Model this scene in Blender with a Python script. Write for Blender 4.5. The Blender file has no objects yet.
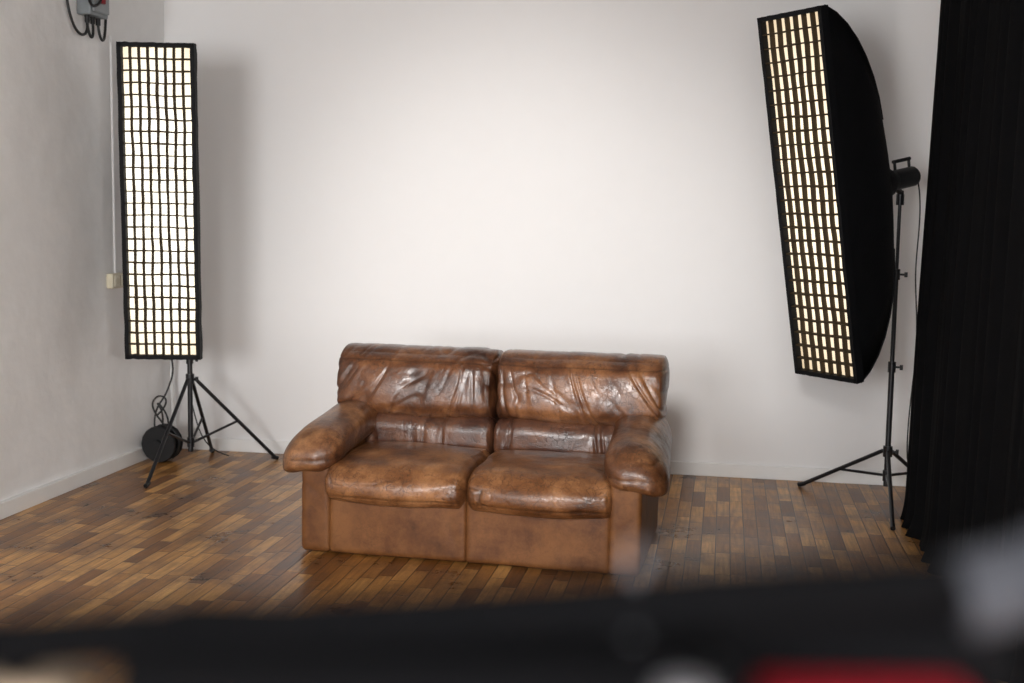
import bpy, bmesh, math, random
from mathutils import Vector, Matrix, Euler, noise
random.seed(3)
S = bpy.context.scene
S.view_settings.view_transform = 'Standard'
S.view_settings.look = 'None'

# ---------------------------------------------------------------- helpers
def link(o):
    S.collection.objects.link(o); return o
def empty(name, loc=(0,0,0), rotz=0):
    e = bpy.data.objects.new(name, None); e.location = loc
    e.rotation_euler = (0,0,math.radians(rotz)); e.empty_display_size = .1
    return link(e)
def from_bm(name, bm, mat, parent=None, smooth=True, bevel=0):
    me = bpy.data.meshes.new(name); bm.to_mesh(me); bm.free()
    if smooth:
        for p in me.polygons: p.use_smooth = True
    me.materials.append(mat)
    o = link(bpy.data.objects.new(name, me))
    if parent: o.parent = parent
    if bevel:
        m = o.modifiers.new('bevel','BEVEL'); m.width = bevel; m.segments = 3; m.limit_method='ANGLE'
        for p in me.polygons: p.use_smooth = False
    return o
def add_box(bm, lo, hi):
    c = [(a+b)/2 for a,b in zip(lo,hi)]; s = [b-a for a,b in zip(lo,hi)]
    bmesh.ops.create_cube(bm, size=1, matrix=Matrix.Translation(c) @ Matrix.Diagonal((*s,1)))
def box(name, lo, hi, mat, parent=None, bevel=0):
    bm = bmesh.new(); add_box(bm, lo, hi)
    return from_bm(name, bm, mat, parent, smooth=False, bevel=bevel)
def add_rod(bm, p1, p2, r1, r2=None, seg=16):
    p1, p2 = Vector(p1), Vector(p2); d = p2-p1
    q = d.to_track_quat('Z','Y').to_matrix().to_4x4()
    bmesh.ops.create_cone(bm, cap_ends=True, segments=seg, radius1=r1, radius2=r1 if r2 is None else r2,
                          depth=d.length, matrix=Matrix.Translation((p1+p2)/2) @ q)
def rods(name, lst, mat, parent=None):
    bm = bmesh.new()
    for a in lst: add_rod(bm, *a)
    o = from_bm(name, bm, mat, parent)
    m = o.modifiers.new('es','EDGE_SPLIT'); m.split_angle = math.radians(40)
    return o
def cable(name, pts, r, mat, parent=None, cyclic=False):
    cu = bpy.data.curves.new(name,'CURVE'); cu.dimensions='3D'; cu.bevel_depth=r; cu.bevel_resolution=3
    sp = cu.splines.new('NURBS'); sp.points.add(len(pts)-1)
    for p,c in zip(sp.points, pts): p.co = (*c,1)
    sp.order_u = 4; sp.use_endpoint_u = not cyclic; sp.use_cyclic_u = cyclic; sp.resolution_u = 8
    cu.materials.append(mat)
    o = link(bpy.data.objects.new(name, cu))
    if parent: o.parent = parent
    return o

# ---------------------------------------------------------------- materials
def mat_base(name, col=(.5,.5,.5), rough=.5, metal=0, spec=.5, coat=0):
    m = bpy.data.materials.new(name); m.use_nodes = True
    nt = m.node_tree; b = nt.nodes['Principled BSDF']
    b.inputs['Base Color'].default_value = (*col,1)
    b.inputs['Roughness'].default_value = rough
    b.inputs['Metallic'].default_value = metal
    b.inputs['Specular IOR Level'].default_value = spec
    b.inputs['Coat Weight'].default_value = coat
    return m, nt, b
def N(nt, t, **kw):
    n = nt.nodes.new(t)
    for k,v in kw.items(): setattr(n, k, v)
    return n
def ramp(nt, stops):
    r = nt.nodes.new('ShaderNodeValToRGB'); e = r.color_ramp.elements
    while len(e) < len(stops): e.new(.5)
    for i,(p,c) in enumerate(stops):
        e[i].position = p; e[i].color = (*c,1)
    return r
def simple(name, col, rough=.5, metal=0, spec=.5, bump=None, var=.12):
    m, nt, b = mat_base(name, col, rough, metal, spec)
    tc = N(nt,'ShaderNodeTexCoord'); nz = N(nt,'ShaderNodeTexNoise'); nz.inputs['Scale'].default_value = 9; nz.inputs['Detail'].default_value = 5
    nt.links.new(tc.outputs['Object'], nz.inputs['Vector'])
    r = ramp(nt, [(.3, tuple(c*(1-var) for c in col)), (.7, tuple(min(1,c*(1+var)) for c in col))])
    nt.links.new(nz.outputs['Fac'], r.inputs['Fac']); nt.links.new(r.outputs['Color'], b.inputs['Base Color'])
    if bump:
        n2 = N(nt,'ShaderNodeTexNoise'); n2.inputs['Scale'].default_value = bump[0]; n2.inputs['Detail'].default_value = 6
        nt.links.new(tc.outputs['Object'], n2.inputs['Vector'])
        bp = N(nt,'ShaderNodeBump'); bp.inputs['Strength'].default_value = bump[1]; bp.inputs['Distance'].default_value = .01
        nt.links.new(n2.outputs['Fac'], bp.inputs['Height']); nt.links.new(bp.outputs['Normal'], b.inputs['Normal'])
    return m

M_wall = simple('painted_wall', (.80,.785,.775), .75, var=.004)
M_plaster = simple('rough_plaster', (.82,.81,.80), .8, bump=(9,.40), var=.02)
M_ceil = simple('ceiling_paint', (.34,.34,.34), .8, var=.02)
M_trim = simple('trim_paint', (.80,.79,.77), .45, var=.02)
M_black = simple('black_plastic', (.010,.010,.011), .45, spec=.35, bump=(200,.1))
M_matte = simple('matte_black_rubber', (.0025,.0025,.003), .85, spec=.05)
M_metal = simple('black_anodised_metal', (.012,.012,.014), .35, metal=.2)
M_fabric = simple('black_nylon', (.005,.005,.006), .7, spec=.2, bump=(90,.2))
M_grid = simple('black_grid_fabric', (.050,.034,.018), .85, spec=.2)
M_curtain = simple('black_molton', (.004,.004,.0045), .95, spec=.08, bump=(150,.3))
M_silver = simple('satin_grey_metal', (.17,.17,.185), .55, metal=.3)
M_red = simple('red_plastic', (.22,.006,.013), .5, spec=.2)
M_wood = simple('beige_wood', (.50,.38,.27), .6)
M_cream = simple('cream_plastic', (.66,.60,.45), .4)
M_grey = simple('grey_plastic', (.20,.22,.23), .5)
M_dgrey = simple('dark_grey_rubber', (.045,.047,.055), .8, spec=.15)
M_cable = simple('black_rubber', (.006,.006,.006), .5)

def emis(name, c_mid, c_edge, s):
    m = bpy.data.materials.new(name); m.use_nodes = True; nt = m.node_tree
    nt.nodes.remove(nt.nodes['Principled BSDF'])
    e = N(nt,'ShaderNodeEmission'); e.inputs['Strength'].default_value = s
    tc = N(nt,'ShaderNodeTexCoord'); mp = N(nt,'ShaderNodeMapping'); mp.inputs['Scale'].default_value = (2.6,0,.85)
    g = N(nt,'ShaderNodeTexGradient', gradient_type='SPHERICAL')
    r = ramp(nt, [(0,c_edge),(.55,c_mid)])
    nt.links.new(tc.outputs['Object'], mp.inputs['Vector']); nt.links.new(mp.outputs['Vector'], g.inputs['Vector'])
    nt.links.new(g.outputs['Fac'], r.inputs['Fac']); nt.links.new(r.outputs['Color'], e.inputs['Color'])
    nt.links.new(e.outputs[0], nt.nodes['Material Output'].inputs['Surface'])
    return m
M_diffA = emis('lit_diffuser_white', (1,.93,.78), (.50,.40,.25), 2.0)
M_diffB = emis('lit_diffuser_warm', (1,.85,.64), (.48,.36,.22), 1.6)

def parquet():
    m, nt, b = mat_base('parquet', rough=.38)
    L = nt.links.new
    tc = N(nt,'ShaderNodeTexCoord'); sx = N(nt,'ShaderNodeSeparateXYZ'); L(tc.outputs['Object'], sx.inputs[0])
    def M(op, a, bb=None):
        n = N(nt,'ShaderNodeMath', operation=op)
        for i,v in enumerate((a,bb)):
            if v is None: continue
            if isinstance(v,(int,float)): n.inputs[i].default_value = v
            else: L(v, n.inputs[i])
        return n.outputs[0]
    W, LEN = .070, .36
    u = M('DIVIDE', sx.outputs['X'], W); row = M('FLOOR', u); fu = M('FRACT', u)
    wn = N(nt,'ShaderNodeTexWhiteNoise', noise_dimensions='1D'); L(row, wn.inputs['W'])
    v0 = M('DIVIDE', sx.outputs['Y'], LEN); v = M('ADD', v0, M('MULTIPLY', wn.outputs['Value'], 7.0))
    col = M('FLOOR', v); fv = M('FRACT', v)
    cb = N(nt,'ShaderNodeCombineXYZ'); L(row, cb.inputs[0]); L(col, cb.inputs[1])
    w2 = N(nt,'ShaderNodeTexWhiteNoise', noise_dimensions='2D'); L(cb.outputs[0], w2.inputs['Vector'])
    r = ramp(nt, [(0,(.22,.088,.022)),(.2,(.35,.153,.038)),(.6,(.51,.250,.068)),(1,(.72,.40,.135))])
    L(w2.outputs['Value'], r.inputs['Fac'])
    mp = N(nt,'ShaderNodeMapping'); mp.inputs['Scale'].default_value = (45,3,1); L(tc.outputs['Object'], mp.inputs['Vector'])
    ad = N(nt,'ShaderNodeVectorMath', operation='ADD'); L(mp.outputs[0], ad.inputs[0]); L(w2.outputs['Color'], ad.inputs[1])
    gz = N(nt,'ShaderNodeTexNoise'); gz.inputs['Scale'].default_value = 1.5; gz.inputs['Detail'].default_value = 6; L(ad.outputs[0], gz.inputs['Vector'])
    gr = ramp(nt, [(.3,(.62,.57,.53)),(.7,(1.14,1.12,1.08))]); L(gz.outputs['Fac'], gr.inputs['Fac'])
    mx = N(nt,'ShaderNodeMix', data_type='RGBA', blend_type='MULTIPLY'); mx.inputs['Factor'].default_value = 1
    L(r.outputs['Color'], mx.inputs['A']); L(gr.outputs['Color'], mx.inputs['B'])
    sz = N(nt,'ShaderNodeTexNoise'); sz.inputs['Scale'].default_value = 3.2; sz.inputs['Detail'].default_value = 9; sz.inputs['Roughness'].default_value=.7; L(tc.outputs['Object'], sz.inputs['Vector'])
    sr = ramp(nt, [(.36,(.40,.35,.31)),(.56,(1,1,1))]); L(sz.outputs['Fac'], sr.inputs['Fac'])
    mx2 = N(nt,'ShaderNodeMix', data_type='RGBA', blend_type='MULTIPLY'); mx2.inputs['Factor'].default_value = 1
    L(mx.outputs['Result'], mx2.inputs['A']); L(sr.outputs['Color'], mx2.inputs['B'])
    eu = M('MINIMUM', fu, M('SUBTRACT', 1.0, fu)); ev = M('MULTIPLY', M('MINIMUM', fv, M('SUBTRACT', 1.0, fv)), LEN/W)
    e = M('MINIMUM', eu, ev); gap = M('LESS_THAN', e, .032)
    mx3 = N(nt,'ShaderNodeMix', data_type='RGBA'); L(gap, mx3.inputs['Factor']); L(mx2.outputs['Result'], mx3.inputs['A'])
    mx3.inputs['B'].default_value = (.035,.013,.005,1)
    L(mx3.outputs['Result'], b.inputs['Base Color'])
    rr = N(nt,'ShaderNodeMapRange'); rr.inputs['To Min'].default_value=.14; rr.inputs['To Max'].default_value=.50
    L(sz.outputs['Fac'], rr.inputs['Value']); L(rr.outputs[0], b.inputs['Roughness'])
    bp = N(nt,'ShaderNodeBump'); bp.inputs['Strength'].default_value=.4; bp.inputs['Distance'].default_value=.003
    h = M('ADD', M('MINIMUM', M('MULTIPLY', e, 12.0), 1.0), M('MULTIPLY', w2.outputs['Value'], .5))
    L(h, bp.inputs['Height']); L(bp.outputs['Normal'], b.inputs['Normal'])
    return m
M_floor = parquet()

def leather(name, dark, mid, tan, rough, bias, bump=.22, crack=.9, coat=.35):
    m, nt, b = mat_base(name, rough=rough, spec=.45, coat=coat)
    b.inputs['Coat Roughness'].default_value = .2
    L = nt.links.new
    tc = N(nt,'ShaderNodeTexCoord')
    nz = N(nt,'ShaderNodeTexNoise'); nz.inputs['Scale'].default_value=4.5; nz.inputs['Detail'].default_value=10; nz.inputs['Roughness'].default_value=.66
    L(tc.outputs['Object'], nz.inputs['Vector'])
    r = ramp(nt, [(.34+bias,dark),(.47+bias,mid),(.64+bias,tan)]); L(nz.outputs['Fac'], r.inputs['Fac'])
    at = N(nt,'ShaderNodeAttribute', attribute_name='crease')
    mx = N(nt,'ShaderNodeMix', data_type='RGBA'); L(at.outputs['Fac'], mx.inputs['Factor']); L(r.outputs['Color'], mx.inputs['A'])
    mx.inputs['B'].default_value = (*[c*.35 for c in dark],1)  # painted darkness in crease and seam colour, shade mixed with darker dye
    wz = N(nt,'ShaderNodeTexNoise'); wz.inputs['Scale'].default_value=12; wz.inputs['Detail'].default_value=6; L(tc.outputs['Object'], wz.inputs['Vector'])
    sc = N(nt,'ShaderNodeVectorMath', operation='SCALE'); sc.inputs['Scale'].default_value=.18; L(wz.outputs['Color'], sc.inputs[0])
    av = N(nt,'ShaderNodeVectorMath', operation='ADD'); L(tc.outputs['Object'], av.inputs[0]); L(sc.outputs[0], av.inputs[1])
    def cracks(scale, w, c):
        vo = N(nt,'ShaderNodeTexVoronoi', feature='DISTANCE_TO_EDGE'); vo.inputs['Scale'].default_value=scale
        L(av.outputs[0], vo.inputs['Vector'])
        cr = ramp(nt, [(0,c),(w,(1,1,1))]); L(vo.outputs['Distance'], cr.inputs['Fac']); return cr
    cr = cracks(22,.05,(.30,.25,.22)); cr2 = cracks(60,.08,(.6,.55,.5))
    cz = N(nt,'ShaderNodeTexNoise'); cz.inputs['Scale'].default_value=6; L(tc.outputs['Object'], cz.inputs['Vector'])
    czr = ramp(nt, [(.42,(.15*crack,)*3),(.58,(crack,)*3)]); L(cz.outputs['Fac'], czr.inputs['Fac'])
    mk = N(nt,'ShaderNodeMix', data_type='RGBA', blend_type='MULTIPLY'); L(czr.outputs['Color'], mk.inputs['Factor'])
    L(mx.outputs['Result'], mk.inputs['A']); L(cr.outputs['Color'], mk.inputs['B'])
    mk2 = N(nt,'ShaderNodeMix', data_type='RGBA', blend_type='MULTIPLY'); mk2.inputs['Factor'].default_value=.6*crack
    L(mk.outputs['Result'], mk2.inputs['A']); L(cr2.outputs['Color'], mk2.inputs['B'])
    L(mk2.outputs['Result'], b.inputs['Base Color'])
    b1 = N(nt,'ShaderNodeBump'); b1.inputs['Strength'].default_value=.35*crack; b1.inputs['Distance'].default_value=.003
    L(cr.outputs['Color'], b1.inputs['Height'])
    b3 = N(nt,'ShaderNodeBump'); b3.inputs['Strength'].default_value=.2*crack; b3.inputs['Distance'].default_value=.002
    L(cr2.outputs['Color'], b3.inputs['Height']); L(b1.outputs['Normal'], b3.inputs['Normal'])
    n3 = N(nt,'ShaderNodeTexNoise'); n3.inputs['Scale'].default_value=26; n3.inputs['Detail'].default_value=5; L(tc.outputs['Object'], n3.inputs['Vector'])
    b2 = N(nt,'ShaderNodeBump'); b2.inputs['Strength'].default_value=bump; b2.inputs['Distance'].default_value=.007
    L(n3.outputs['Fac'], b2.inputs['Height']); L(b3.outputs['Normal'], b2.inputs['Normal']); L(b2.outputs['Normal'], b.inputs['Normal']); L(b2.outputs['Normal'], b.inputs['Coat Normal'])
    rr = N(nt,'ShaderNodeMapRange'); rr.inputs['To Min'].default_value=rough-.08; rr.inputs['To Max'].default_value=rough+.2
    L(nz.outputs['Fac'], rr.inputs['Value']); L(rr.outputs[0], b.inputs['Roughness'])
    return m
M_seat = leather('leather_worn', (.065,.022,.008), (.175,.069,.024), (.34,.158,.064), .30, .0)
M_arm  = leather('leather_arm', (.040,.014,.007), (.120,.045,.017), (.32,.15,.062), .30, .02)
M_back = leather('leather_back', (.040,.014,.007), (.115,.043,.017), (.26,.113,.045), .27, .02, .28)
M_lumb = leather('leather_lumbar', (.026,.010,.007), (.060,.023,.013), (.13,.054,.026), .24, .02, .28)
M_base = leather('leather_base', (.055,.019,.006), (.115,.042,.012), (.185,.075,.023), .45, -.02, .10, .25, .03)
M_base.node_tree.nodes['Principled BSDF'].inputs['Specular IOR Level'].default_value=.3

# ---------------------------------------------------------------- room
XL, XR, YB, YF, ZC = -3.65, 2.60, 7.48, -3.0, 3.4
box('floor', (XL-.2,YF-.2,-.1), (XR+.2,YB+.2,0), M_floor)
box('ceiling', (XL-.2,YF-.2,ZC), (XR+.2,YB+.2,ZC+.1), M_ceil)
box('wall_back', (XL-.2,YB,0), (XR+.2,YB+.2,ZC), M_wall)
bm = bmesh.new()
bmesh.ops.create_grid(bm, x_segments=220, y_segments=80, size=.5)
for v in bm.verts:
    y = YF + (v.co.x+.5)*(YB-YF); z = (v.co.y+.5)*ZC
    d = .010*noise.noise(Vector((y*1.3,z*1.3,4))) + .004*noise.noise(Vector((y*5,z*5,1)))
    v.co = (XL + d, y, z)
bmesh.ops.reverse_faces(bm, faces=bm.faces[:])
add_box(bm, (XL-.2,YF,0), (XL-.02,YB,ZC))
from_bm('wall_left', bm, M_plaster)
wz0,wz1,wy0,wy1=.9,2.7,-1.9,.9
bm=bmesh.new()
add_box(bm,(XR,YF,0),(XR+.2,YB,wz0)); add_box(bm,(XR,YF,wz1),(XR+.2,YB,ZC)); add_box(bm,(XR,YF,wz0),(XR+.2,wy0,wz1)); add_box(bm,(XR,wy1,wz0),(XR+.2,YB,wz1))
from_bm('wall_right', bm, M_wall, smooth=False)
bm=bmesh.new()
for yy in (wy0,(wy0+wy1)/2-.025,wy1-.05): add_box(bm,(XR+.06,yy,wz0),(XR+.12,yy+.05,wz1))
for zz in (wz0,(wz0+wz1)/2,wz1-.05): add_box(bm,(XR+.06,wy0,zz),(XR+.12,wy1,zz+.05))
from_bm('window_3', bm, M_trim, smooth=False)  # unseen window added in the right wall for the fill lamp
wins = [(-3.3,-1.3),(-.6,1.6)]; z0,z1 = .9,2.8
bm = bmesh.new()
add_box(bm,(XL,YF-.2,0),(XR,YF,z0)); add_box(bm,(XL,YF-.2,z1),(XR,YF,ZC))
add_box(bm,(XL,YF-.2,z0),(wins[0][0],YF,z1)); add_box(bm,(wins[0][1],YF-.2,z0),(wins[1][0],YF,z1)); add_box(bm,(wins[1][1],YF-.2,z0),(XR,YF,z1))
from_bm('wall_front', bm, M_wall, smooth=False)
for i,(a,b_) in enumerate(wins):
    bm = bmesh.new()
    for xx in (a,(a+b_)/2-.025,b_-.05): add_box(bm,(xx,YF-.12,z0),(xx+.05,YF-.06,z1))
    for zz in (z0,(z0+z1)/2,z1-.05): add_box(bm,(a,YF-.12,zz),(b_,YF-.06,zz+.05))
    from_bm('window_%d'%(i+1), bm, M_trim, smooth=False)
box('baseboard_back', (XL+.02,YB-.018,0), (XR,YB,.085), M_trim, bevel=.004)
box('baseboard_left', (XL-.01,YF,0), (XL+.026,YB-.018,.085), M_trim, bevel=.004)

# ---------------------------------------------------------------- sofa
sofa = empty('leather_sofa', (-1.13,5.26,0), -2.5)
sofa.scale = (1.02,1,.99)
def smooth(a,b,x):
    t = max(0,min(1,(x-a)/(b-a))); return t*t*(3-2*t)
def cn(p, sc, seed, warp=.35):
    q = Vector((p[0]*sc[0], p[1]*sc[1], p[2]*sc[2])) + Vector((seed,seed*.7,-seed))
    n = noise.noise(q+noise.noise_vector(q*.8)*warp)
    f = smooth(-.15,.35,noise.noise(q*.45+Vector((9,seed,3))))
    return n,f
def creases(p, sc, seed, width=.10, warp=.35):
    n,f = cn(p,sc,seed,warp)
    return math.exp(-(n/width)**2)*f, n
def pad(name, c, h, r, mat, res=56, fn=None, wr=None):
    c=Vector(c); vd={}; bm=bmesh.new()
    def vert(u):
        k=tuple(round(x,5) for x in u)
        if k in vd: return vd[k]
        p=[u[i]*h[i] for i in range(3)]
        inn=[max(-(h[i]-r[i]),min(h[i]-r[i],p[i])) for i in range(3)]
        d=Vector([(p[i]-inn[i])/r[i] for i in range(3)])
        if d.length>1e-9: d.normalize()
        q=Vector([inn[i]+d[i]*r[i] for i in range(3)])
        if fn: q=fn(q,u)
        v=bm.verts.new(q+c); vd[k]=v; return v
    m=max(h)
    R=[max(10,int(res*h[i]/m)) for i in range(3)]
    for ax in range(3):
        a,b=(ax+1)%3,(ax+2)%3
        for s in (-1,1):
            for i in range(R[a]):
                for j in range(R[b]):
                    q=[]
                    for (ii,jj) in ((i,j),(i+1,j),(i+1,j+1),(i,j+1)):
                        u=[0,0,0]; u[ax]=s; u[a]=-1+2*ii/R[a]; u[b]=-1+2*jj/R[b]; q.append(vert(u))
                    if s<0: q.reverse()
                    bm.faces.new(q)
    bm.normal_update()
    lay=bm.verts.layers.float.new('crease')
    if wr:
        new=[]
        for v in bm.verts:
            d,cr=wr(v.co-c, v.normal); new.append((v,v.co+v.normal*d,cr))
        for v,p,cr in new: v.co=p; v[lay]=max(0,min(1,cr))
    return from_bm(name,bm,mat,sofa)

def wr_base(seed):
    def f(p,n):
        cr,nn=creases(p,(3,3,5),seed,.05)
        return -.002*cr+.005*noise.noise(p*3+Vector((seed,0,0))), .15*cr
    return f
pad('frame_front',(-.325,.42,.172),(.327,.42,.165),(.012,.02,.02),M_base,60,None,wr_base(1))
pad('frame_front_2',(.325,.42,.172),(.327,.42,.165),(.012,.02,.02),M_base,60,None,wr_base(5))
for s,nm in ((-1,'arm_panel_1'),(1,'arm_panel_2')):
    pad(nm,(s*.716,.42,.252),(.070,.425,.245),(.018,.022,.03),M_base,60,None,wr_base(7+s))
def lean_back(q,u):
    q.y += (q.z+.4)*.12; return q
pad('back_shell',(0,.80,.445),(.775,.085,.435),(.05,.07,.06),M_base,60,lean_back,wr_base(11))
rods('glides',[((x,y,0),(x,y,.012),.022) for x in (-.66,.66) for y in (.10,.74)],M_black,sofa)

def seat_fn(q,u):
    t=(1-u[0]**4)*(1-u[1]**2)
    if q.z>0: q.z += .028*t
    if u[1]<-.3:
        k=smooth(-.3,-1,u[1])
        q.y -= .035*k*(1-u[0]**2)
        q.z -= .018*k*(1-.5*u[0]**2)
    return q
def seat_wr(seed):
    def f(p,n):
        c1,_=creases(p,(5,9,9),seed,.05,.8)
        c2,_=creases(p,(13,8,8),seed+9,.06,.8)
        b1,_=creases(p,(4,6,6),seed+3,.25,.6)
        edge=smooth(.16,.335,abs(p.x))+.5*smooth(-.15,-.3,p.y)
        a=.25+.75*min(1,edge)
        seam=math.exp(-((p.z+.055)/.004)**2) if n.y<-.4 else 0
        d=-.004*c1*a-.003*c2*a-.005*b1+.007*noise.noise(p*4+Vector((seed,0,0)))-.003*seam
        return d, .5*c1*a+.35*c2*a+.5*seam
    return f
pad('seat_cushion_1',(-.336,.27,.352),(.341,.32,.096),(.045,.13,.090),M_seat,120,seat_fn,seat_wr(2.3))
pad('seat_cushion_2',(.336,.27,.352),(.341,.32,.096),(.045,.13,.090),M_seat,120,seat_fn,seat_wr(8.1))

def lum_wr(seed):
    def f(p,n):
        c1,_=creases(p,(13,3,3),seed,.20,.9)
        c2,_=creases(p,(13,3,3),seed,.05,.9)
        return -.010*c1+.006*noise.noise(p*6), .5*c2
    return f
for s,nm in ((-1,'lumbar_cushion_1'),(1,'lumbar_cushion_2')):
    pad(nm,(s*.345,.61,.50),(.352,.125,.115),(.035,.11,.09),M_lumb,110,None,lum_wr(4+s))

def back_fn(q,u):
    q.y += (q.z+.17)*.20
    if q.z<0: q.z -= .024*(1-u[0]**2)*(-u[2] if u[2]<0 else 0)
    if u[1]<0: q.y -= .045*(1-u[0]**4)*(1-u[2]**2)
    return q
def back_wr(side,seed,K):
    def f(p,n):
        pr=Vector((p.x*(1+.8*p.z)+.35*side*p.z,p.y,p.z))
        n1,f1=cn(pr,(12,2,2.0),seed,.8); f1=.35+.65*f1
        broad=math.exp(-(n1/.17)**2)*f1; fine=math.exp(-(n1/.045)**2)*f1
        n2,f2=cn(pr,(6,3,4.5),seed+5,1.1)
        b2=math.exp(-(n2/.16)**2)*f2; fi2=math.exp(-(n2/.035)**2)*f2
        top=smooth(.11,.03,p.z)
        seam=math.exp(-((p.z-.115)/.0035)**2) if n.y<.2 else 0
        edge=math.exp(-((abs(p.x)-.385)/.005)**2)
        d=K*(-.013*broad*(.35+.65*top)-.009*b2)+.007*noise.noise(p*4+Vector((seed,0,0)))-.003*seam-.002*edge
        return d, K*(.45*fine*(.4+.6*top)+.35*fi2)+.45*seam+.3*edge
    return f
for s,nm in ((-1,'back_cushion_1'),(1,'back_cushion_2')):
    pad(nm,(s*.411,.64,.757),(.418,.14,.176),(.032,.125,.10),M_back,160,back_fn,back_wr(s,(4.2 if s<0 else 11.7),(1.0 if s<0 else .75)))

def arm_fn(side):
    def f(q,u):
        y=q.y; w=q.x
        q.z += y*.14
        t=max(0,-y-.16)/.26
        q.z -= .035*t*t
        q.x += side*(-y)*.05
        o=max(0,side*w+.02)
        q.z -= o*o*2.8
        q.x += w*(.10*smooth(.25,-.35,y))
        return q
    return f
def arm_wr(seed):
    def f(p,n):
        c1,_=creases(p,(5,7,5),seed,.05,.9)
        c2,_=creases(p,(14,12,12),seed+4,.06,.9)
        b1,_=creases(p,(5,6,5),seed,.22,.9)
        seam=math.exp(-((p.z-.14*p.y+.035)/.004)**2) if n.y<-.3 else 0
        return -.003*c1-.002*c2-.007*b1-.003*seam+.006*noise.noise(p*4+Vector((seed,0,0))), .45*c1+.25*c2+.4*seam
    return f
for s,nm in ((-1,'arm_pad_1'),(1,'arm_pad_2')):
    pad(nm,(s*.738,.36,.545),(.133,.41,.096),(.095,.14,.080),M_arm,110,arm_fn(s),arm_wr(6+s))

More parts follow.
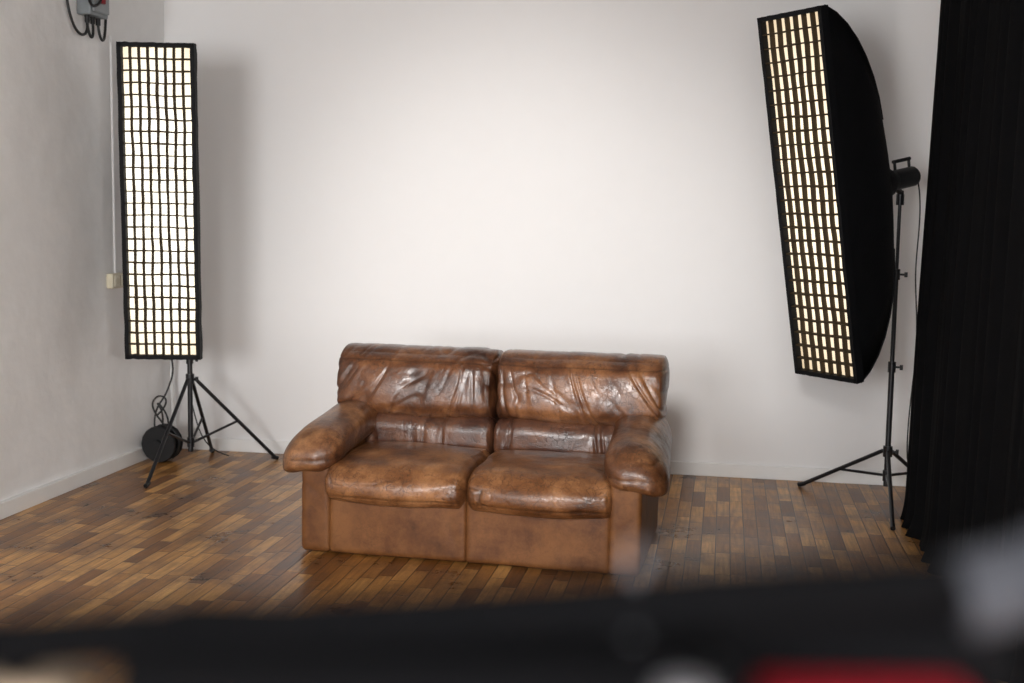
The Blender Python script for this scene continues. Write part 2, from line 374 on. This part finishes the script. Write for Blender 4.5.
# ---------------------------------------------------------------- strip softboxes
def softbox(W,H,D,nc,nr,gd,face_c,theta,tau,diff,stand_c,feet,apex,pole_top,seed,wv,th):
    root = empty('strip_softbox', (stand_c[0],stand_c[1],0))
    Mx = Matrix.Translation(Vector(face_c)-Vector((stand_c[0],stand_c[1],0))) @ Matrix.Rotation(math.radians(theta),4,'Z') @ Matrix.Rotation(math.radians(tau),4,'X')
    def place(o): o.matrix_local = Mx; return o
    bm = bmesh.new(); n=18; rings=[]
    for i in range(n+1):
        a = math.radians(83)*i/n
        hw = max(.055, W/2*math.cos(a)**.75); hh = max(.06, H/2*math.cos(a)**.9); y = D*math.sin(a)
        ring=[]; m=10; pts=[]
        for k in range(m): pts.append((-1+2*k/m,-1))
        for k in range(m): pts.append((1,-1+2*k/m))
        for k in range(m): pts.append((1-2*k/m,1))
        for k in range(m): pts.append((-1,1-2*k/m))
        rnd = i/n
        for (px,pz) in pts:
            l = math.hypot(px,pz); cx,cz = px/l, pz/l
            sag = 1-.06*(1-min(abs(px),abs(pz))**2)*math.sin(math.pi*rnd)
            qx = px*(1-rnd)+cx*rnd; qz = pz*(1-rnd)+cz*rnd
            ring.append(bm.verts.new((qx*hw*sag, y, qz*hh*sag)))
        rings.append(ring)
    for A,B in zip(rings,rings[1:]):
        for k in range(len(A)):
            bm.faces.new((A[k],A[(k+1)%len(A)],B[(k+1)%len(A)],B[k]))
    bm.faces.new(rings[-1])
    bmesh.ops.recalc_face_normals(bm, faces=bm.faces[:])
    place(from_bm('shell',bm,M_fabric,root))
    rb=[]
    for sx in (-1,1):
        for sz in (-1,1):
            pr=None
            for i in range(0,15,2):
                a=math.radians(83)*i/n; rnd=i/n; l=math.sqrt(2)
                q=(1*(1-rnd)+rnd/l)
                p=(sx*q*max(.055,W/2*math.cos(a)**.75)*1.005, D*math.sin(a), sz*q*max(.06,H/2*math.cos(a)**.9)*1.003)
                if pr: rb.append((pr,p,.005))
                pr=p
    place(rods('ribs',rb,M_fabric,root))
    e=.016
    bm=bmesh.new()
    def strip(p0,p1,ax):
        K=40; prev=None
        for k in range(K+1):
            t=k/K; c=Vector(p0).lerp(Vector(p1),t); wv2=.004*noise.noise(Vector((t*14+seed,ax,p0[0]*9)))
            o=(wv2,0,0) if ax==0 else (0,0,wv2)
            c=c+Vector(o); hx=(e/2+.004) 
            if ax==0: sec=[(c.x-hx,-gd-.004,c.z),(c.x+hx,-gd-.004,c.z),(c.x+hx,.02,c.z),(c.x-hx,.02,c.z)]
            else: sec=[(c.x,-gd-.004,c.z-hx),(c.x,-gd-.004,c.z+hx),(c.x,.02,c.z+hx),(c.x,.02,c.z-hx)]
            vs=[bm.verts.new(s_) for s_ in sec]
            if prev:
                for q in range(4): bm.faces.new((prev[q],prev[(q+1)%4],vs[(q+1)%4],vs[q]))
            else: bm.faces.new(vs)
            prev=vs
        bm.faces.new(prev)
    hw_,hh_=W/2-e/2,H/2-e/2
    strip((-hw_,0,-H/2-.004),(-hw_,0,H/2+.004),0); strip((hw_,0,-H/2-.004),(hw_,0,H/2+.004),0)
    strip((-W/2,0,-hh_),(W/2,0,-hh_),1); strip((-W/2,0,hh_),(W/2,0,hh_),1)
    bmesh.ops.recalc_face_normals(bm, faces=bm.faces[:])
    place(from_bm('rim',bm,M_fabric,root,smooth=False))
    bm=bmesh.new(); add_box(bm,(-W/2+.01,.008,-H/2+.01),(W/2-.01,.012,H/2-.01))
    place(from_bm('diffuser',bm,diff,root,smooth=False))
    bm=bmesh.new(); w=W-2*e; h=H-2*e
    def wob(x,z,k): 
        f=1-max(abs(2*x/w),abs(2*z/h))**8
        return wv*f*(.010*noise.noise(Vector((x*5+seed,z*5,k)))+.004*noise.noise(Vector((x*18+seed,z*18,k+7))))
    def pt(x,z,y): return (x+wob(x,z,0+y*9), y, z+wob(x,z,5+y*9))
    for i in range(1,nc):
        x=-w/2+w*i/nc; pa=None
        for j in range(nr*3+1):
            z=-h/2+h*j/(nr*3); a=bm.verts.new(pt(x,z,-gd)); b=bm.verts.new(pt(x,z,.004))
            if pa: bm.faces.new((pa[0],a,b,pa[1]))
            pa=(a,b)
    for j in range(1,nr):
        z=-h/2+h*j/nr; pa=None
        for i in range(nc*3+1):
            x=-w/2+w*i/(nc*3); a=bm.verts.new(pt(x,z,-gd)); b=bm.verts.new(pt(x,z,.004))
            if pa: bm.faces.new((pa[0],a,b,pa[1]))
            pa=(a,b)
    g=place(from_bm('egg_crate_grid',bm,M_grid,root)); md=g.modifiers.new('s','SOLIDIFY'); md.thickness=th; md.offset=0
    place(rods('flash_head',[((0,D-.03,0),(0,D+.03,0),.085),((0,D+.03,0),(0,D+.09,0),.062,.055),((0,D+.09,0),(0,D+.24,0),.056),
                             ((0,D+.24,0),(0,D+.255,0),.045),
                             ((0,D+.11,.05),(0,D+.11,.10),.008),((0,D+.22,.05),(0,D+.22,.10),.008),((0,D+.10,.10),(0,D+.23,.10),.010)],M_black,root))
    L=[]
    L += [((0,0,.10),(0,0,pole_top*.45),.016),((0,0,pole_top*.45),(0,0,pole_top*.75),.0125),((0,0,pole_top*.75),(0,0,pole_top),.0095)]
    for zz,r in ((.16,.022),(apex,.026),(pole_top*.45,.022),(pole_top*.75,.020),(pole_top-.02,.022)):
        L.append(((0,0,zz-.03),(0,0,zz+.03),r))
    for zz in (apex,pole_top*.45,pole_top*.75): L.append(((0,0,zz),(.055,-.01,zz),.006)); L.append(((.05,-.01,zz-.014),(.05,-.01,zz+.014),.009))
    for fx,fy in feet:
        f=Vector((fx-stand_c[0],fy-stand_c[1],.012)); d=f.copy(); d.z=0; d.normalize()
        top=Vector((d.x*.03,d.y*.03,apex)); L.append((top,f,.0115))
        mid=top.lerp(f,.52); L.append(((d.x*.02,d.y*.02,.16),mid,.008))
        L.append((f+Vector((-d.x*.03,-d.y*.03,.014)),f+Vector((d.x*.012,d.y*.012,0)),.0135))
    rods('light_stand',L,M_metal,root)
    hp = Mx @ Vector((0,D+.10,-.04))
    rods('swivel_bracket',[((0,0,pole_top-.02),(0,0,pole_top+.03),.018),((0,0,pole_top+.02),hp,.016)],M_black,root)
    return root, Mx

sbA,MA = softbox(.425,1.79,.38,8,26,.036,(-3.20,6.47,1.635),12,2,M_diffA,(-3.25,6.93),
        [(-3.25,6.34),(-2.82,7.27),(-3.31,7.38)],.56,1.52,1.0,.65,.0075)
sbB,MB = softbox(.455,1.92,.52,7,26,.026,(.432,6.50,1.705),-50,11,M_diffB,(.945,6.99),
        [(.905,6.37),(.49,7.30),(1.28,7.32)],.30,1.74,5.0,.7,.008)
cable('power_cable',[(.06,-.02,1.9),(.12,.05,1.80),(.12,.06,1.5),(.10,.05,1.3),(.16,.1,.9),(.1,.1,.4),(.15,.2,.01),(.3,.3,.01)],.004,M_cable,sbB)
cable('power_cable',[(0,.0,1.5),(-.05,.08,1.3),(-.06,.1,.8),(-.08,.14,.5),(-.06,.2,.25),(-.03,.3,.05),(.1,.35,.01)],.004,M_cable,sbA)

# ---------------------------------------------------------------- curtain
bm=bmesh.new(); nu,nv=420,60; rows=[]
for j in range(nv+1):
    t=j/nv; z=.004+(3.22)*t; row=[]
    for i in range(nu+1):
        u=i/nu; y=6.76-u*4.2
        ph=y*2*math.pi/.21+2.2*noise.noise(Vector((y*1.5,0,3)))+.5*noise.noise(Vector((y*2,z*.6,7)))
        amp=.045+.020*noise.noise(Vector((y*2,z*.5,0)))
        xb=1.09-.055*(1-t)**1.3+.012*(6.74-y)
        pool=max(0,1-z/.14)
        x=xb+amp*math.sin(ph)+.012*math.sin(2.3*ph+1)-.03*pool**2*(1+noise.noise(Vector((y*5,0,0))))
        yy=y+.02*math.cos(ph)
        row.append(bm.verts.new((x,yy,z)))
    rows.append(row)
for A,B in zip(rows,rows[1:]):
    for i in range(nu): bm.faces.new((A[i],A[i+1],B[i+1],B[i]))
cur=empty('black_curtain')
c=from_bm('drape',bm,M_curtain,cur); md=c.modifiers.new('s','SOLIDIFY'); md.thickness=.006
rods('curtain_rail',[((1.12,2.4,3.25),(1.12,6.8,3.25),.018)]+[((1.12,y,3.25),(1.12,y,ZC),.008) for y in (2.6,4.6,6.6)],M_metal,cur)

# ---------------------------------------------------------------- wall fittings
jb=empty('electrical_junction_box',(XL,6.48,2.81))
box('housing',(0,-.10,-.12),(.09,.10,.14),M_grey,jb,bevel=.01)
box('lid',(.09,-.085,-.10),(.105,.085,.12),simple('grey_light',(.25,.27,.28),.4),jb,bevel=.006)
rods('glands',[((.045,y,-.12),(.045,y,-.16),.014) for y in (-.06,0,.06)],M_black,jb)
box('red_switch',(.105,-.03,-.05),(.125,.01,-.01),M_red,jb,bevel=.004)
for k,(y,dy) in enumerate(((-.06,-.16),(0,-.05),(.06,.10))):
    cable('lead_%d'%(k+1),[(.045,y,-.15),(.05,y,-.22),(.05,y+dy*.5,-.26),(.035,y+dy,-.18),(.03,y+dy*1.3,.0),(.02,y+dy*1.4,.3),(.015,y+dy*1.4,.58)],.008,M_cable,jb)
cable('lead_4',[(.1,-.11,.1),(.12,-.2,.0),(.1,-.12,-.12),(.12,.0,-.02),(.12,.06,.08),(.1,.12,.1)],.008,M_cable,jb)
so=empty('wall_socket',(XL,6.74,1.17))
box('back_plate',(0,-.085,-.045),(.045,.085,.045),M_cream,so,bevel=.008)
M_iv=simple('ivory',(.75,.70,.56),.35)
box('insert_1',(.045,-.07,-.032),(.052,-.008,.032),M_iv,so,bevel=.004)
box('insert_2',(.045,.008,-.032),(.052,.07,.032),M_iv,so,bevel=.004)
rods('sockets',[((.05,y,0),(.0535,y,0),.020) for y in (-.039,.039)],M_cream,so)
rods('conduit',[((.014,0,.04),(.014,0,1.45),.0075)],M_plaster,so)

co=empty('cable_reel',(-3.50,7.05,0))
rods('drum',[((0,-.045,.12),(0,.045,.12),.075),((0,-.062,.12),(0,-.050,.12),.112,.118),((0,.050,.12),(0,.062,.12),.118,.112),((0,-.085,.12),(0,-.06,.12),.03)],M_black,co)
for k in range(10):
    r=.085+.028*random.random(); cx=random.uniform(-.006,.006)
    pts=[]
    for i in range(14):
        t=2*math.pi*i/14
        pts.append((r*math.cos(t)+cx, .009*(k-4.5)+.004*math.cos(t), .12+r*math.sin(t)))
    cable('loop_%d'%(k+1),pts,.007,M_cable,co,cyclic=True)
cable('tail_1',[(.0,0,.22),(.03,-.02,.32),(-.04,-.03,.40),(.02,-.02,.36),(.06,0,.25),(.03,0,.18)],.006,M_cable,co)
cable('tail_2',[(-.05,0,.20),(-.07,.02,.32),(0,.04,.40),(.03,.06,.50),(.05,.08,.58),(.02,.1,.66)],.006,M_cable,co)
cable('tail_3',[(.05,0,.20),(-.02,-.04,.30),(-.08,-.02,.38),(.0,0,.45),(.05,.02,.38),(-.03,0,.3)],.006,M_cable,co)
pp=empty('wall_pipe',(XL+.06,7.40,0))
cable('pipe',[(0,0,.0),(0,0,.2),(0,0,.38),(-.01,-.02,.48),(.0,-.0,.6),(.0,.02,.75)],.013,M_trim,pp)

# ---------------------------------------------------------------- foreground camera rig on tripod
rig=empty('video_camera_rig',(-.09,.445,1.40),10)
def rl(X,Y,Z):
    v=Matrix.Rotation(math.radians(-10),4,'Z')@(Vector((X,Y,Z))-Vector((-.09,.445,1.40))); return tuple(v)
cable('handlebar',[rl(-.36,.395,1.420),rl(-.272,.409,1.432),rl(-.2,.42,1.438),rl(-.12,.436,1.443),rl(-.04,.45,1.450),rl(.033,.463,1.458),rl(.094,.474,1.461)],.0115,M_matte,rig)
box('camera_body',(-.135,-.035,-.09),(.10,.045,.038),M_matte,rig,bevel=.01)
box('side_bracket',(.09,.005,-.06),(.215,.04,.044),M_matte,rig,bevel=.006)
box('battery_plate',(.106,-.03,-.05),(.190,.004,.023),M_red,rig,bevel=.006)
box('wooden_grip',(-.215,-.02,-.06),(-.150,.02,.016),M_wood,rig,bevel=.012)
rods('grip_mount',[((-.15,0,-.02),(-.12,0,-.02),.01),((-.18,0,.0),(-.18,-.0,.035),.006)],M_matte,rig)
rods('lens_release_knob',[(rl(-.009,.405,1.415),rl(-.009,.405,1.438),.009),(rl(-.009,.42,1.422),rl(-.009,.40,1.422),.005)],M_silver,rig)
rods('clamp_knob',[(rl(.094,.474,1.457),rl(.125,.478,1.466),.016),(rl(.118,.477,1.460),rl(.150,.482,1.482),.018)],M_dgrey,rig)
rods('antenna_stub',[(rl(-.03,.452,1.43),rl(-.03,.452,1.474),.0018)],M_silver,rig)
T=[((0,0,-.09),(0,0,-.16),.035),((0,0,-.16),(0,0,-.50),.016),((0,0,-.20),(0,0,-.26),.035)]
for a in (30,150,270):
    ca,sa=math.cos(math.radians(a)),math.sin(math.radians(a))
    T+=[((ca*.03,sa*.03,-.23),(ca*.26,sa*.26,-.90),.014),((ca*.25,sa*.25,-.86),(ca*.42,sa*.42,-1.388),.010),((ca*.012,sa*.012,-.49),(ca*.20,sa*.20,-.72),.006)]
rods('tripod',T,M_metal,rig)

# ---------------------------------------------------------------- lights
def area(name,loc,rot,sx,sy,p,col):
    l=bpy.data.lights.new(name,'AREA'); l.shape='RECTANGLE'; l.size=sx; l.size_y=sy; l.energy=p; l.color=col
    o=link(bpy.data.objects.new(name,l)); o.location=loc; o.rotation_euler=rot; return o
area('window_daylight_1',(-2.3,YF-.14,1.85),(math.radians(90),0,0),2.0,1.9,350,(.97,.985,1))
area('window_daylight_2',(.5,YF-.14,1.85),(math.radians(90),0,0),2.2,1.9,70,(.97,.985,1))
area('window_daylight_3',(XR+.14,-.5,1.8),(math.radians(90),0,math.radians(90)),2.8,1.8,240,(1,.985,.96))  # unseen fill lamp, added to brighten the left wall
sp=bpy.data.lights.new('studio_spot','SPOT'); sp.energy=1500; sp.spot_size=math.radians(31); sp.spot_blend=1; sp.shadow_soft_size=.45; sp.color=(1,.98,.96)
so_=link(bpy.data.objects.new('studio_spot',sp)); so_.location=(-.6,-.6,3.0)
so_.rotation_euler=(Vector((-1.2,7.48,1.05))-Vector(so_.location)).to_track_quat('-Z','Y').to_euler()
w=bpy.data.worlds.new('World'); S.world=w; w.use_nodes=True
w.node_tree.nodes['Background'].inputs['Color'].default_value=(.8,.88,1,1); w.node_tree.nodes['Background'].inputs['Strength'].default_value=.6

# ---------------------------------------------------------------- camera
cam=bpy.data.cameras.new('camera'); co_=link(bpy.data.objects.new('camera',cam))
cam.lens=42.19; cam.sensor_width=36; cam.clip_start=.02
R=Matrix.Rotation(math.radians(10),4,'Z')@Matrix.Rotation(math.radians(84),4,'X')@Matrix.Rotation(math.radians(.9),4,'Z')
co_.matrix_world=Matrix.Translation((0,0,1.6))@R
cam.dof.use_dof=True; cam.dof.focus_distance=5.9; cam.dof.aperture_fstop=2.0
S.camera=co_
